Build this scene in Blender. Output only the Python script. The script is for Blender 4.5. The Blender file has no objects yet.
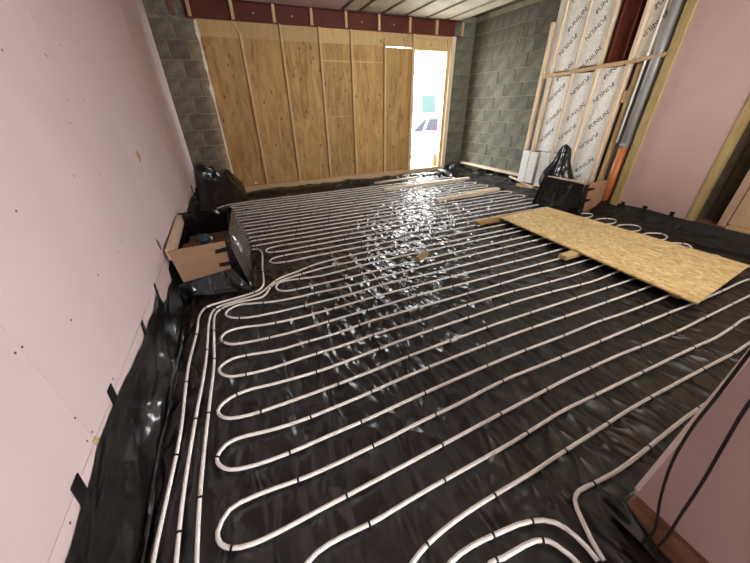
import bpy, bmesh, math, random
import numpy as np
from mathutils import Vector, Matrix, noise

random.seed(7)
scene = bpy.context.scene
COL = scene.collection

# ------------------------------------------------------------------ camera
H = 1.45
FPX, PIT, ROLL, YAW = 299.0, math.radians(30.388), math.radians(-1.153), math.radians(23.227)
_fw = Vector((math.sin(YAW)*math.cos(PIT), math.cos(YAW)*math.cos(PIT), -math.sin(PIT)))
_r0 = Vector((math.cos(YAW), -math.sin(YAW), 0.0))
_u0 = _r0.cross(_fw)
CR = _r0*math.cos(ROLL) + _u0*math.sin(ROLL)
CU = -_r0*math.sin(ROLL) + _u0*math.cos(ROLL)
CW = _fw
cam_data = bpy.data.cameras.new('camera')
cam_data.sensor_width = 36.0
cam_data.lens = FPX/750.0*36.0
cam_data.clip_start = 0.02
cam = bpy.data.objects.new('camera', cam_data)
COL.objects.link(cam)
M3 = Matrix((CR, CU, -CW)).transposed()
cam.matrix_world = Matrix.Translation((0, 0, H)) @ M3.to_4x4()
scene.camera = cam

# ------------------------------------------------------------------ world, added fill lamps, exposure
world = bpy.data.worlds.new('overcast_sky')
scene.world = world
world.use_nodes = True
wb = world.node_tree.nodes['Background']
wb.inputs[0].default_value = (0.93, 0.96, 1.0, 1)
wb.inputs[1].default_value = 24.0

def area(name, loc, rot, sx, sy, power, color, portal=False):
    l = bpy.data.lights.new(name, 'AREA')
    l.shape = 'RECTANGLE'; l.size = sx; l.size_y = sy
    l.energy = power; l.color = color
    o = bpy.data.objects.new(name, l); COL.objects.link(o)
    o.location = loc; o.rotation_euler = rot
    if portal: l.cycles.is_portal = True
    return o
# fill lamps added in invented windows out of view to brighten the room
area('added_rear_fill', (2.75, -3.10, 1.55), (math.radians(90), 0, math.radians(22)), 2.0, 1.7, 165, (1.0, 0.95, 0.88))
area('added_front_fill', (3.0, 0.02, 1.75), (math.radians(90), 0, 0), 2.2, 1.3, 58, (1.0, 0.95, 0.88))
area('door_portal', (4.1, 6.75, 1.3), (math.radians(-90), 0, 0), 0.8, 2.3, 1, (1, 1, 1), True)
scene.view_settings.view_transform = 'Standard'
scene.view_settings.look = 'None'
scene.view_settings.exposure = 0.0
scene.view_settings.gamma = 1.0
scene.view_settings.use_curve_mapping = False

# ------------------------------------------------------------------ pixel to place helpers (750 x 563 frame)
def ray(x, y):
    return CR*((x-375.0)/FPX) - CU*((y-281.5)/FPX) + CW
def onz(p, z=0.0):
    d = ray(*p); t = (z-H)/d.z
    return Vector((d.x*t, d.y*t, z))
def onx(p, X):
    d = ray(*p); t = X/d.x
    return Vector((X, d.y*t, H+d.z*t))
def ony(p, Y):
    d = ray(*p); t = Y/d.y
    return Vector((d.x*t, Y, H+d.z*t))

# ------------------------------------------------------------------ materials
MATS = {}
def mat(name, color, rough=0.7, var=None, scale=8.0, stretch=(1,1,1), bump=0.0, bscale=60.0, objrand=0.0,
        metal=0.0, spec=0.5, detail=4.0, coords='Object'):
    m = bpy.data.materials.new(name); m.use_nodes = True
    nt = m.node_tree; b = nt.nodes['Principled BSDF']
    b.inputs['Roughness'].default_value = rough
    b.inputs['Metallic'].default_value = metal
    b.inputs['Specular IOR Level'].default_value = spec
    c = (*color, 1)
    b.inputs['Base Color'].default_value = c
    tc = nt.nodes.new('ShaderNodeTexCoord')
    mp = nt.nodes.new('ShaderNodeMapping'); mp.inputs['Scale'].default_value = stretch
    nt.links.new(tc.outputs[coords], mp.inputs[0])
    out = None
    if var is not None:
        n = nt.nodes.new('ShaderNodeTexNoise'); n.inputs['Scale'].default_value = scale
        n.inputs['Detail'].default_value = detail; n.inputs['Roughness'].default_value = 0.62
        nt.links.new(mp.outputs[0], n.inputs['Vector'])
        r = nt.nodes.new('ShaderNodeValToRGB')
        r.color_ramp.elements[0].position = 0.32; r.color_ramp.elements[1].position = 0.68
        r.color_ramp.elements[0].color = (*var, 1); r.color_ramp.elements[1].color = c
        nt.links.new(n.outputs['Fac'], r.inputs[0]); out = r.outputs[0]
    if objrand:
        oi = nt.nodes.new('ShaderNodeObjectInfo')
        mr = nt.nodes.new('ShaderNodeMapRange')
        mr.inputs['To Min'].default_value = 1-objrand; mr.inputs['To Max'].default_value = 1+objrand
        nt.links.new(oi.outputs['Random'], mr.inputs['Value'])
        hs = nt.nodes.new('ShaderNodeHueSaturation')
        if out: nt.links.new(out, hs.inputs['Color'])
        else: hs.inputs['Color'].default_value = c
        nt.links.new(mr.outputs[0], hs.inputs['Value']); out = hs.outputs[0]
    if out: nt.links.new(out, b.inputs['Base Color'])
    if bump:
        n2 = nt.nodes.new('ShaderNodeTexNoise'); n2.inputs['Scale'].default_value = bscale
        n2.inputs['Detail'].default_value = 5
        nt.links.new(mp.outputs[0], n2.inputs['Vector'])
        bp = nt.nodes.new('ShaderNodeBump'); bp.inputs['Strength'].default_value = bump
        bp.inputs['Distance'].default_value = 0.01
        nt.links.new(n2.outputs['Fac'], bp.inputs['Height'])
        nt.links.new(bp.outputs[0], b.inputs['Normal'])
    MATS[name] = m
    return m

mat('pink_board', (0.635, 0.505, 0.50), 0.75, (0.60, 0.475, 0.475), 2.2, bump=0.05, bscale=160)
mat('pink_board_shaded', (0.49, 0.345, 0.325), 0.7, (0.46, 0.32, 0.30), 2.0, bump=0.05, bscale=160)  # same pink board, darkened: shade of right wall and stub painted in
mat('gypsum', (0.72, 0.62, 0.55), 0.9)
mat('torn', (0.60, 0.45, 0.20), 0.9, (0.25, 0.17, 0.08), 60)
mat('dark_screw', (0.10, 0.07, 0.06), 0.5)
mat('concrete', (0.30, 0.29, 0.28), 0.9, (0.22, 0.21, 0.20), 5)
mat('block', (0.205, 0.185, 0.155), 0.95, (0.10, 0.09, 0.075), 9, bump=0.5, bscale=90, objrand=0.22)
mat('block_grey', (0.180, 0.172, 0.128), 0.95, (0.085, 0.084, 0.062), 4, bump=0.4, bscale=80, objrand=0.12)
mat('mortar', (0.27, 0.25, 0.20), 0.95, (0.14, 0.13, 0.10), 10, bump=0.4, bscale=70)
mat('mortar_pale', (0.36, 0.345, 0.235), 0.95, (0.20, 0.19, 0.13), 5, bump=0.4, bscale=70)
mat('timber', (0.66, 0.49, 0.27), 0.75, (0.52, 0.36, 0.17), 6, (6, 6, 0.7), bump=0.12, bscale=50, objrand=0.08)
mat('timber_x', (0.60, 0.44, 0.25), 0.75, (0.48, 0.33, 0.17), 6, (0.7, 6, 6), bump=0.12, bscale=50, objrand=0.08)
mat('timber_y', (0.58, 0.42, 0.23), 0.75, (0.46, 0.31, 0.15), 6, (6, 0.7, 6), bump=0.12, bscale=50, objrand=0.08)
mat('pale_timber', (0.74, 0.62, 0.46), 0.75, (0.62, 0.48, 0.32), 6, (6, 6, 0.7), bump=0.12, bscale=50)
mat('dirty_timber', (0.26, 0.125, 0.06), 0.8, (0.09, 0.045, 0.025), 9, (4, 0.8, 4), bump=0.3, bscale=40)
mat('olive_timber', (0.42, 0.33, 0.14), 0.8, (0.30, 0.22, 0.09), 7, (6, 6, 0.8), bump=0.15, bscale=50)
mat('brown_board', (0.38, 0.225, 0.135), 0.7, (0.32, 0.18, 0.105), 5, (1, 1, 5), objrand=0.05)
mat('post_wood', (0.50, 0.345, 0.27), 0.75, (0.44, 0.30, 0.23), 5, (5, 5, 0.8))
mat('panel_wood', (0.60, 0.42, 0.27), 0.75, (0.52, 0.35, 0.22), 4, (4, 4, 0.8))
mat('red_steel', (0.125, 0.026, 0.016), 0.65, (0.085, 0.018, 0.011), 4, spec=0.3)
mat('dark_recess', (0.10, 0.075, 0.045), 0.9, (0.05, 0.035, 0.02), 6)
mat('grey_plastic', (0.29, 0.285, 0.28), 0.35)
mat('orange_plastic', (0.56, 0.19, 0.055), 0.38)
mat('white_pipe', (0.86, 0.835, 0.80), 0.42, (0.82, 0.785, 0.74), 3)
mat('black_plastic', (0.007, 0.007, 0.008), 0.55, spec=0.25)
mat('cable', (0.010, 0.006, 0.006), 0.75, bump=0.6, bscale=220)
mat('blue_plastic', (0.010, 0.030, 0.052), 0.4)
mat('white_plastic', (0.75, 0.75, 0.74), 0.5)
mat('ink', (0.045, 0.045, 0.045), 0.7)
mat('ceiling_pink', (0.56, 0.43, 0.44), 0.8, (0.53, 0.40, 0.41), 2)
mat('ceiling_pale', (0.60, 0.57, 0.47), 0.7, (0.46, 0.42, 0.32), 4, bump=0.1, bscale=30)
mat('metal_strip', (0.62, 0.63, 0.62), 0.45, metal=0.3)
mat('soil', (0.22, 0.14, 0.08), 0.95, (0.12, 0.075, 0.04), 20, bump=0.6, bscale=30)
mat('paving', (0.62, 0.61, 0.58), 0.9, (0.55, 0.54, 0.52), 3)
mat('car_paint', (0.80, 0.80, 0.82), 0.25)
mat('car_glass', (0.010, 0.010, 0.016), 0.12, spec=0.15)
mat('van_glass', (0.018, 0.036, 0.030), 0.12, spec=0.15)
mat('lamp_magenta', (0.06, 0.006, 0.030), 0.5, spec=0.1)
mat('tyre', (0.03, 0.03, 0.03), 0.85)
mat('silver', (0.5, 0.5, 0.52), 0.35, metal=0.8)

def ply_mat(name, c1, c2, knots=True):
    m = bpy.data.materials.new(name); m.use_nodes = True
    nt = m.node_tree; b = nt.nodes['Principled BSDF']; b.inputs['Roughness'].default_value = 0.72
    tc = nt.nodes.new('ShaderNodeTexCoord')
    oi0 = nt.nodes.new('ShaderNodeObjectInfo')
    sc0 = nt.nodes.new('ShaderNodeMath'); sc0.operation = 'MULTIPLY'; sc0.inputs[1].default_value = 37.0
    nt.links.new(oi0.outputs['Random'], sc0.inputs[0])
    sh = nt.nodes.new('ShaderNodeVectorMath'); sh.operation = 'ADD'
    nt.links.new(tc.outputs['Object'], sh.inputs[0]); nt.links.new(sc0.outputs[0], sh.inputs[1])
    mp = nt.nodes.new('ShaderNodeMapping'); mp.inputs['Scale'].default_value = (5, 5, 0.9)
    nt.links.new(sh.outputs[0], mp.inputs[0])
    n = nt.nodes.new('ShaderNodeTexNoise'); n.inputs['Scale'].default_value = 1.7; n.inputs['Detail'].default_value = 9
    n.inputs['Roughness'].default_value = 0.7; n.inputs['Distortion'].default_value = 1.2
    nt.links.new(mp.outputs[0], n.inputs['Vector'])
    r = nt.nodes.new('ShaderNodeValToRGB')
    r.color_ramp.elements[0].position = 0.33; r.color_ramp.elements[1].position = 0.66
    r.color_ramp.elements[0].color = (*c2, 1); r.color_ramp.elements[1].color = (*c1, 1)
    nt.links.new(n.outputs['Fac'], r.inputs[0]); out = r.outputs[0]
    if knots:
        mp2 = nt.nodes.new('ShaderNodeMapping'); mp2.inputs['Scale'].default_value = (7.5, 1.0, 4.2)
        nt.links.new(sh.outputs[0], mp2.inputs[0])
        v = nt.nodes.new('ShaderNodeTexVoronoi'); v.inputs['Scale'].default_value = 1.1
        nt.links.new(mp2.outputs[0], v.inputs['Vector'])
        rk = nt.nodes.new('ShaderNodeValToRGB')
        rk.color_ramp.elements[0].position = 0.06; rk.color_ramp.elements[1].position = 0.17
        rk.color_ramp.elements[0].color = (1, 1, 1, 1); rk.color_ramp.elements[1].color = (0, 0, 0, 1)
        nt.links.new(v.outputs['Distance'], rk.inputs[0])
        mx = nt.nodes.new('ShaderNodeMixRGB'); mx.inputs[2].default_value = (0.12, 0.06, 0.025, 1)
        nt.links.new(rk.outputs[0], mx.inputs[0]); nt.links.new(out, mx.inputs[1]); out = mx.outputs[0]
    oi = nt.nodes.new('ShaderNodeObjectInfo'); mr = nt.nodes.new('ShaderNodeMapRange')
    mr.inputs['To Min'].default_value = 0.78; mr.inputs['To Max'].default_value = 1.06
    nt.links.new(oi.outputs['Random'], mr.inputs['Value'])
    hs = nt.nodes.new('ShaderNodeHueSaturation'); nt.links.new(out, hs.inputs['Color'])
    nt.links.new(mr.outputs[0], hs.inputs['Value'])
    nt.links.new(hs.outputs[0], b.inputs['Base Color'])
    MATS[name] = m
ply_mat('plywood', (0.60, 0.375, 0.135), (0.30, 0.145, 0.038))
ply_mat('plywood_bright', (0.62, 0.43, 0.20), (0.50, 0.32, 0.12))

def osb_mat():
    m = bpy.data.materials.new('osb'); m.use_nodes = True
    nt = m.node_tree; b = nt.nodes['Principled BSDF']; b.inputs['Roughness'].default_value = 0.6
    tc = nt.nodes.new('ShaderNodeTexCoord')
    def layer(rot, sc):
        mp = nt.nodes.new('ShaderNodeMapping'); mp.inputs['Scale'].default_value = sc
        mp.inputs['Rotation'].default_value = (0, 0, rot)
        nt.links.new(tc.outputs['Object'], mp.inputs[0])
        v = nt.nodes.new('ShaderNodeTexVoronoi'); v.inputs['Scale'].default_value = 1.0
        nt.links.new(mp.outputs[0], v.inputs['Vector'])
        s = nt.nodes.new('ShaderNodeSeparateColor'); nt.links.new(v.outputs['Color'], s.inputs[0])
        return s
    s1 = layer(0.35, (62, 20, 1)); s2 = layer(-0.6, (50, 24, 1))
    r = nt.nodes.new('ShaderNodeValToRGB')
    e = r.color_ramp.elements
    e[0].position = 0.0; e[0].color = (0.48, 0.31, 0.12, 1)
    e[1].position = 1.0; e[1].color = (0.92, 0.76, 0.46, 1)
    e2 = r.color_ramp.elements.new(0.25); e2.color = (0.70, 0.50, 0.22, 1)
    e3 = r.color_ramp.elements.new(0.75); e3.color = (0.78, 0.58, 0.27, 1)
    mixn = nt.nodes.new('ShaderNodeMix'); mixn.data_type = 'FLOAT'
    gt = nt.nodes.new('ShaderNodeMath'); gt.operation = 'GREATER_THAN'; gt.inputs[1].default_value = 0.5
    nt.links.new(s2.outputs[1], gt.inputs[0]); nt.links.new(gt.outputs[0], mixn.inputs[0])
    nt.links.new(s1.outputs[0], mixn.inputs[2]); nt.links.new(s2.outputs[0], mixn.inputs[3])
    nt.links.new(mixn.outputs[0], r.inputs[0])
    nt.links.new(r.outputs[0], b.inputs['Base Color'])
    bp = nt.nodes.new('ShaderNodeBump'); bp.inputs['Strength'].default_value = 0.25; bp.inputs['Distance'].default_value = 0.004
    nt.links.new(mixn.outputs[0], bp.inputs['Height']); nt.links.new(bp.outputs[0], b.inputs['Normal'])
    MATS['osb'] = m
osb_mat()

def membrane_mat(name='polythene', bdist=0.115, dust=0.012, crough=0.20, spec=0.72, coat=0.22):
    m = bpy.data.materials.new(name); m.use_nodes = True
    nt = m.node_tree; b = nt.nodes['Principled BSDF']
    b.inputs['Base Color'].default_value = (0.012, 0.012, 0.012, 1)
    b.inputs['Specular IOR Level'].default_value = spec
    b.inputs['Coat Weight'].default_value = coat; b.inputs['Coat Roughness'].default_value = crough; b.inputs['Coat IOR'].default_value = 1.45
    tc = nt.nodes.new('ShaderNodeTexCoord')
    # film thickness dust
    n = nt.nodes.new('ShaderNodeTexNoise'); n.inputs['Scale'].default_value = 7; n.inputs['Detail'].default_value = 7
    n.inputs['Roughness'].default_value = 0.7
    nt.links.new(tc.outputs['Object'], n.inputs['Vector'])
    r = nt.nodes.new('ShaderNodeValToRGB')
    r.color_ramp.elements[0].position = 0.42; r.color_ramp.elements[1].position = 0.78
    r.color_ramp.elements[0].color = (0.004, 0.004, 0.004, 1); r.color_ramp.elements[1].color = (dust, dust, dust*0.95, 1)
    nt.links.new(n.outputs['Fac'], r.inputs[0]); nt.links.new(r.outputs[0], b.inputs['Base Color'])
    mr = nt.nodes.new('ShaderNodeMapRange'); mr.inputs['To Min'].default_value = 0.27; mr.inputs['To Max'].default_value = 0.40
    nt.links.new(n.outputs['Fac'], mr.inputs['Value']); nt.links.new(mr.outputs[0], b.inputs['Roughness'])
    # crinkles: sharp creases between soft facets
    def crease(rot, sc, scale, dist):
        mp = nt.nodes.new('ShaderNodeMapping'); mp.inputs['Scale'].default_value = sc
        mp.inputs['Rotation'].default_value = (0, 0, rot)
        nt.links.new(tc.outputs['Object'], mp.inputs[0])
        w = nt.nodes.new('ShaderNodeTexNoise'); w.inputs['Scale'].default_value = scale; w.inputs['Detail'].default_value = 1.5
        w.inputs['Distortion'].default_value = dist
        nt.links.new(mp.outputs[0], w.inputs['Vector'])
        s1 = nt.nodes.new('ShaderNodeMath'); s1.operation = 'SUBTRACT'; s1.inputs[1].default_value = 0.5
        nt.links.new(w.outputs['Fac'], s1.inputs[0])
        ab = nt.nodes.new('ShaderNodeMath'); ab.operation = 'ABSOLUTE'; nt.links.new(s1.outputs[0], ab.inputs[0])
        return ab.outputs[0]
    c1 = crease(0.7, (1.0, 0.35, 1.0), 4.2, 0.7); c2 = crease(-0.35, (1.0, 0.45, 1.0), 7.0, 0.5)
    ad = nt.nodes.new('ShaderNodeMath'); ad.operation = 'ADD'
    nt.links.new(c1, ad.inputs[0]); nt.links.new(c2, ad.inputs[1])
    bp = nt.nodes.new('ShaderNodeBump'); bp.inputs['Strength'].default_value = 0.8; bp.inputs['Distance'].default_value = bdist
    bp.invert = True
    nt.links.new(ad.outputs[0], bp.inputs['Height']); nt.links.new(bp.outputs[0], b.inputs['Normal']); nt.links.new(bp.outputs[0], b.inputs['Coat Normal'])
    MATS[name] = m
membrane_mat()
membrane_mat('polythene_wrap', 0.030, 0.010, 0.12, 0.18, 1.0)

def foil_mat():
    m = bpy.data.materials.new('foil_facing'); m.use_nodes = True
    nt = m.node_tree; b = nt.nodes['Principled BSDF']; b.inputs['Roughness'].default_value = 0.55
    tc = nt.nodes.new('ShaderNodeTexCoord')
    mp = nt.nodes.new('ShaderNodeMapping'); mp.inputs['Scale'].default_value = (1, 1, 2.2)
    nt.links.new(tc.outputs['Object'], mp.inputs[0])
    n = nt.nodes.new('ShaderNodeTexNoise'); n.inputs['Scale'].default_value = 22; n.inputs['Detail'].default_value = 5
    nt.links.new(mp.outputs[0], n.inputs['Vector'])
    r = nt.nodes.new('ShaderNodeValToRGB')
    r.color_ramp.elements[0].position = 0.35; r.color_ramp.elements[1].position = 0.6
    r.color_ramp.elements[0].color = (0.78, 0.77, 0.71, 1); r.color_ramp.elements[1].color = (0.93, 0.925, 0.88, 1)
    nt.links.new(n.outputs['Fac'], r.inputs[0]); nt.links.new(r.outputs[0], b.inputs['Base Color'])
    bp = nt.nodes.new('ShaderNodeBump'); bp.inputs['Strength'].default_value = 0.5; bp.inputs['Distance'].default_value = 0.006
    nt.links.new(n.outputs['Fac'], bp.inputs['Height']); nt.links.new(bp.outputs[0], b.inputs['Normal'])
    MATS['foil_facing'] = m
foil_mat()

# ------------------------------------------------------------------ mesh helpers
def link(o, parent=None):
    COL.objects.link(o)
    if parent is not None: o.parent = parent
    return o
def meshobj(name, verts, faces, m, parent=None, smooth=False):
    me = bpy.data.meshes.new(name); me.from_pydata([tuple(v) for v in verts], [], faces); me.update()
    me.materials.append(MATS[m])
    if smooth: me.polygons.foreach_set('use_smooth', [True]*len(me.polygons))
    return link(bpy.data.objects.new(name, me), parent)
def bmobj(name, bm, m, parent=None, smooth=False):
    bmesh.ops.recalc_face_normals(bm, faces=bm.faces[:])
    me = bpy.data.meshes.new(name); bm.to_mesh(me); bm.free(); me.materials.append(MATS[m])
    if smooth: me.polygons.foreach_set('use_smooth', [True]*len(me.polygons))
    return link(bpy.data.objects.new(name, me), parent)
def box(name, lo, hi, m, parent=None, bevel=0.0, origin=None):
    lo = Vector(lo); hi = Vector(hi); c = (lo+hi)/2; s = (hi-lo)/2
    bm = bmesh.new(); bmesh.ops.create_cube(bm, size=2.0)
    for v in bm.verts: v.co = Vector((v.co.x*s.x, v.co.y*s.y, v.co.z*s.z))
    if bevel: bmesh.ops.bevel(bm, geom=bm.edges[:], offset=bevel, segments=1, affect='EDGES')
    o = bmobj(name, bm, m, parent); o.location = c
    return o
def bar(name, a, b, w, t, m, parent=None, up=(0, 0, 1), bevel=0.002):
    """squared bar from a to b: width w across, thickness t along up"""
    a = Vector(a); b = Vector(b); d = b-a; L = d.length; d.normalize()
    u = Vector(up); s = d.cross(u).normalized(); u = s.cross(d).normalized()
    bm = bmesh.new(); bmesh.ops.create_cube(bm, size=1.0)
    for v in bm.verts: v.co = Vector((v.co.x*w, v.co.y*t, v.co.z*L))
    if bevel: bmesh.ops.bevel(bm, geom=bm.edges[:], offset=bevel, segments=1, affect='EDGES')
    o = bmobj(name, bm, m, parent)
    R = Matrix((s, u, d)).transposed()
    if R.determinant() < 0: R = Matrix((-s, u, d)).transposed()
    o.matrix_local = Matrix.Translation((a+b)/2) @ R.to_4x4()
    return o
def empty(name, loc, label=None, cat=None, group=None):
    o = bpy.data.objects.new(name, None); COL.objects.link(o); o.location = loc
    o.empty_display_size = 0.1
    tag(o, label, cat, group); return o
def tag(o, label=None, cat=None, group=None, kind=None):
    if label: o['label'] = label
    if cat: o['category'] = cat
    if group: o['group'] = group
    if kind: o['kind'] = kind
    return o
def under(child, parent):
    """parent without moving (parents here are only translated)"""
    child.parent = parent
    child.location = Vector(child.location) - Vector(parent.location)
    return child
def subpart(child, part):
    """child and part hang from the same thing: hang the child from the part instead"""
    child.location = Vector(child.location) - Vector(part.location)
    child.parent = part; return child
def catmull(pts, step=0.05):
    P = [Vector(p) for p in pts]; out = []
    for i in range(len(P)-1):
        p0 = P[i-1] if i > 0 else P[0]*2-P[1]; p1 = P[i]; p2 = P[i+1]
        p3 = P[i+2] if i+2 < len(P) else P[-1]*2-P[-2]
        n = max(2, int((p2-p1).length/step))
        # centripetal style tangents
        d1 = max((p1-p0).length, 1e-5)**.5; d2 = max((p2-p1).length, 1e-5)**.5; d3 = max((p3-p2).length, 1e-5)**.5
        t1 = ((p1-p0)/d1-(p2-p0)/(d1+d2)+(p2-p1)/d2)*d2
        t2 = ((p2-p1)/d2-(p3-p1)/(d2+d3)+(p3-p2)/d3)*d2
        for k in range(n):
            t = k/n; t2_ = t*t; t3 = t2_*t
            out.append(p1*(2*t3-3*t2_+1)+t1*(t3-2*t2_+t)+p2*(-2*t3+3*t2_)+t2*(t3-t2_))
    out.append(P[-1]); return out
def tube(name, path, r, m, parent=None, sides=10, caps=True):
    vs = []; fs = []; n = len(path); up = Vector((0, 0, 1))
    for i, p in enumerate(path):
        d = (path[min(i+1, n-1)]-path[max(i-1, 0)]).normalized()
        s = d.cross(up)
        if s.length < 1e-3: s = d.cross(Vector((0, 1, 0)))
        s.normalize(); u = s.cross(d)
        for k in range(sides):
            a = 2*math.pi*k/sides
            vs.append(p + s*(r*math.cos(a)) + u*(r*math.sin(a)))
    for i in range(n-1):
        for k in range(sides):
            a = i*sides+k; b = i*sides+(k+1) % sides
            fs.append((a, b, b+sides, a+sides))
    if caps:
        fs.append(tuple(range(sides-1, -1, -1))); fs.append(tuple(range((n-1)*sides, n*sides)))
    return meshobj(name, vs, fs, m, parent, True)

# numpy value noise
def _hash(i, j, seed):
    v = np.sin(i*127.1 + j*311.7 + seed*74.7)*43758.5453
    return v - np.floor(v)
def vnoise(x, y, seed=0.0):
    i = np.floor(x); j = np.floor(y); fx = x-i; fy = y-j
    fx = fx*fx*fx*(fx*(fx*6-15)+10); fy = fy*fy*fy*(fy*(fy*6-15)+10)
    a = _hash(i, j, seed); b = _hash(i+1, j, seed); c = _hash(i, j+1, seed); d = _hash(i+1, j+1, seed)
    return (a*(1-fx)+b*fx)*(1-fy)+(c*(1-fx)+d*fx)*fy
def ridged(x, y, seed=0.0):
    return 1-np.abs(2*vnoise(x, y, seed)-1)
def grid_mesh(name, X, Y, Z, m, parent=None, smooth=True):
    ny, nx = X.shape
    V = np.stack([X, Y, Z], -1).reshape(-1, 3)
    idx = np.arange(nx*ny).reshape(ny, nx)
    F = np.stack([idx[:-1, :-1], idx[:-1, 1:], idx[1:, 1:], idx[1:, :-1]], -1).reshape(-1, 4)
    me = bpy.data.meshes.new(name)
    me.vertices.add(len(V)); me.vertices.foreach_set('co', V.ravel())
    me.loops.add(F.size); me.loops.foreach_set('vertex_index', F.ravel().astype(np.int32))
    me.polygons.add(len(F)); me.polygons.foreach_set('loop_start', np.arange(0, F.size, 4, dtype=np.int32))
    me.polygons.foreach_set('use_smooth', np.full(len(F), smooth))
    me.update(calc_edges=True); me.validate()
    me.materials.append(MATS[m])
    return link(bpy.data.objects.new(name, me), parent)

XL, XR, YB, ZC = -0.72, 4.95, 6.5, 2.9     # left lining, right lining, hoarding plane, ceiling

# ================================================================== SETTING
fl = box('floor', (-0.95, -3.2, -0.16), (5.5, 7.0, -0.012), 'concrete'); tag(fl, kind='structure', label='concrete floor slab under the black polythene')

# ---- left wall: backing and pink boards
wl = box('wall_left', (XL-0.14, -3.2, -0.01), (XL-0.014, 6.62, ZC+0.1), 'dark_recess')
tag(wl, 'left wall lined with pink plasterboard', kind='structure')
ye = [-3.2, -2.6, -1.38, -0.16, 1.06, 2.295, 3.52, 4.75, 5.97, 6.6]
def wbox(name, lo, hi, m, parent, bevel=0.0):
    o = box(name, lo, hi, m, None, bevel); return under(o, parent)
for i in range(len(ye)-1):
    a, b = ye[i]+0.0012, ye[i+1]-0.0012
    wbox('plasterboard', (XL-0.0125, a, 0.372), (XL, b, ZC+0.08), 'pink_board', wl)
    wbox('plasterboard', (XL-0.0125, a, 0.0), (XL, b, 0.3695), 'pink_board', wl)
def disc(name, c, r, m, parent, axis='X', n=10, t=0.0015):
    bm = bmesh.new(); bmesh.ops.create_cone(bm, cap_ends=True, segments=n, radius1=r, radius2=r, depth=t)
    for v in bm.verts:
        x, y, z = v.co
        v.co = Vector((z, x, y)) if axis == 'X' else Vector((x, z, y))
    o = bmobj(name, bm, m, None); o.location = c; return under(o, parent)
for px in [(2,50),(45,54),(60,45),(68,100),(84,99),(70,123),(74,176),(100,174),(118,252),(98,275),(71,320),(16,211),(130,235),
           (137,177),(125,166),(22,347),(15,353),(75,418),(87,441),(113,379),(70,523),(108,58),(112,95),(47,56),(92,432),(120,240),(134,200)]:
    p = onx(px, XL); disc('screw', (XL+0.0005, p.y, p.z), 0.0045, 'dark_screw', wl)
def patch(name, px, X, pts, m, parent, sgn=1):
    p = onx(px, X)
    vs = [(0.003*sgn, y, z) for y, z in pts]+[(-0.001*sgn, y*1.05, z*1.05) for y, z in pts]; n = len(pts)
    fs = [tuple(range(n))]+[(i, (i+1) % n, (i+1) % n+n, i+n) for i in range(n)]
    o = meshobj(name, vs, fs, m); o.location = (X, p.y, p.z); return under(o, parent)
patch('torn_patch', (138,156), XL, [(-.05,.03),(-.01,.02),(.03,.045),(.06,.0),(.03,-.035),(-.02,-.05),(-.03,-.005)], 'torn', wl)
patch('torn_patch', (158,243), XL, [(-.02,.045),(.03,.0),(.035,-.05),(.0,-.06),(-.02,-.02)], 'dark_screw', wl)
patch('torn_patch', (95,441), XL, [(-.012,.012),(.016,.01),(.02,-.012),(-.01,-.016)], 'torn', wl)
tube('wall_tie', [onx((179,153), XL+0.01)-Vector((0,0,0)), Vector((XL+0.06, 6.0, 0.86))], 0.006, 'red_steel', wl)

# ---- front wall (the camera stands in its opening) with a window opening added for light, stub end near the camera
wf = box('wall_front', (1.18, -0.55, -0.01), (1.9, 0.14, ZC+0.1), 'gypsum'); tag(wf, 'wall end beside the camera with its pink lined reveal', kind='structure')
wbox('wall_above', (1.9, -0.14, 2.4), (4.1, 0.14, ZC+0.1), 'gypsum', wf)
wbox('wall_below', (1.9, -0.14, 0.0), (4.1, 0.14, 1.1), 'gypsum', wf)
wbox('wall_beyond', (4.1, -0.14, 0.0), (5.4, 0.14, ZC+0.1), 'gypsum', wf)
wst = box('wall_reveal', (1.166, -0.55, 0.10), (1.18, 0.146, ZC+0.1), 'pink_board_shaded'); tag(wst, 'pink plasterboard wall face in the near right corner', kind='structure')
wbox('board_edge', (1.162, 0.135, 0.13), (1.185, 0.150, ZC+0.1), 'gypsum', wst)
wbox('sole_plate', (1.13, -0.55, 0.0), (1.18, 0.138, 0.105), 'dirty_timber', wst, 0.008)
wr2 = box('wall_rear', (-0.86, -3.40, 2.45), (5.4, -3.2, ZC+0.1), 'concrete'); tag(wr2, 'wall of the space behind the camera with a window opening added for light', kind='structure')  # unseen; its window opening is invented for the added rear lamp
wbox('pier', (-0.86, -3.40, -0.01), (1.7, -3.2, 2.45), 'concrete', wr2)
wbox('pier', (3.9, -3.40, -0.01), (5.4, -3.2, 2.45), 'concrete', wr2)
wbox('apron', (1.7, -3.40, -0.01), (3.9, -3.2, 0.65), 'concrete', wr2)
wrs = box('wall_side', (5.3, -3.4, -0.01), (5.45, 0.14, ZC+0.1), 'concrete'); tag(wrs, 'side wall of the space behind the camera', kind='structure')

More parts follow.
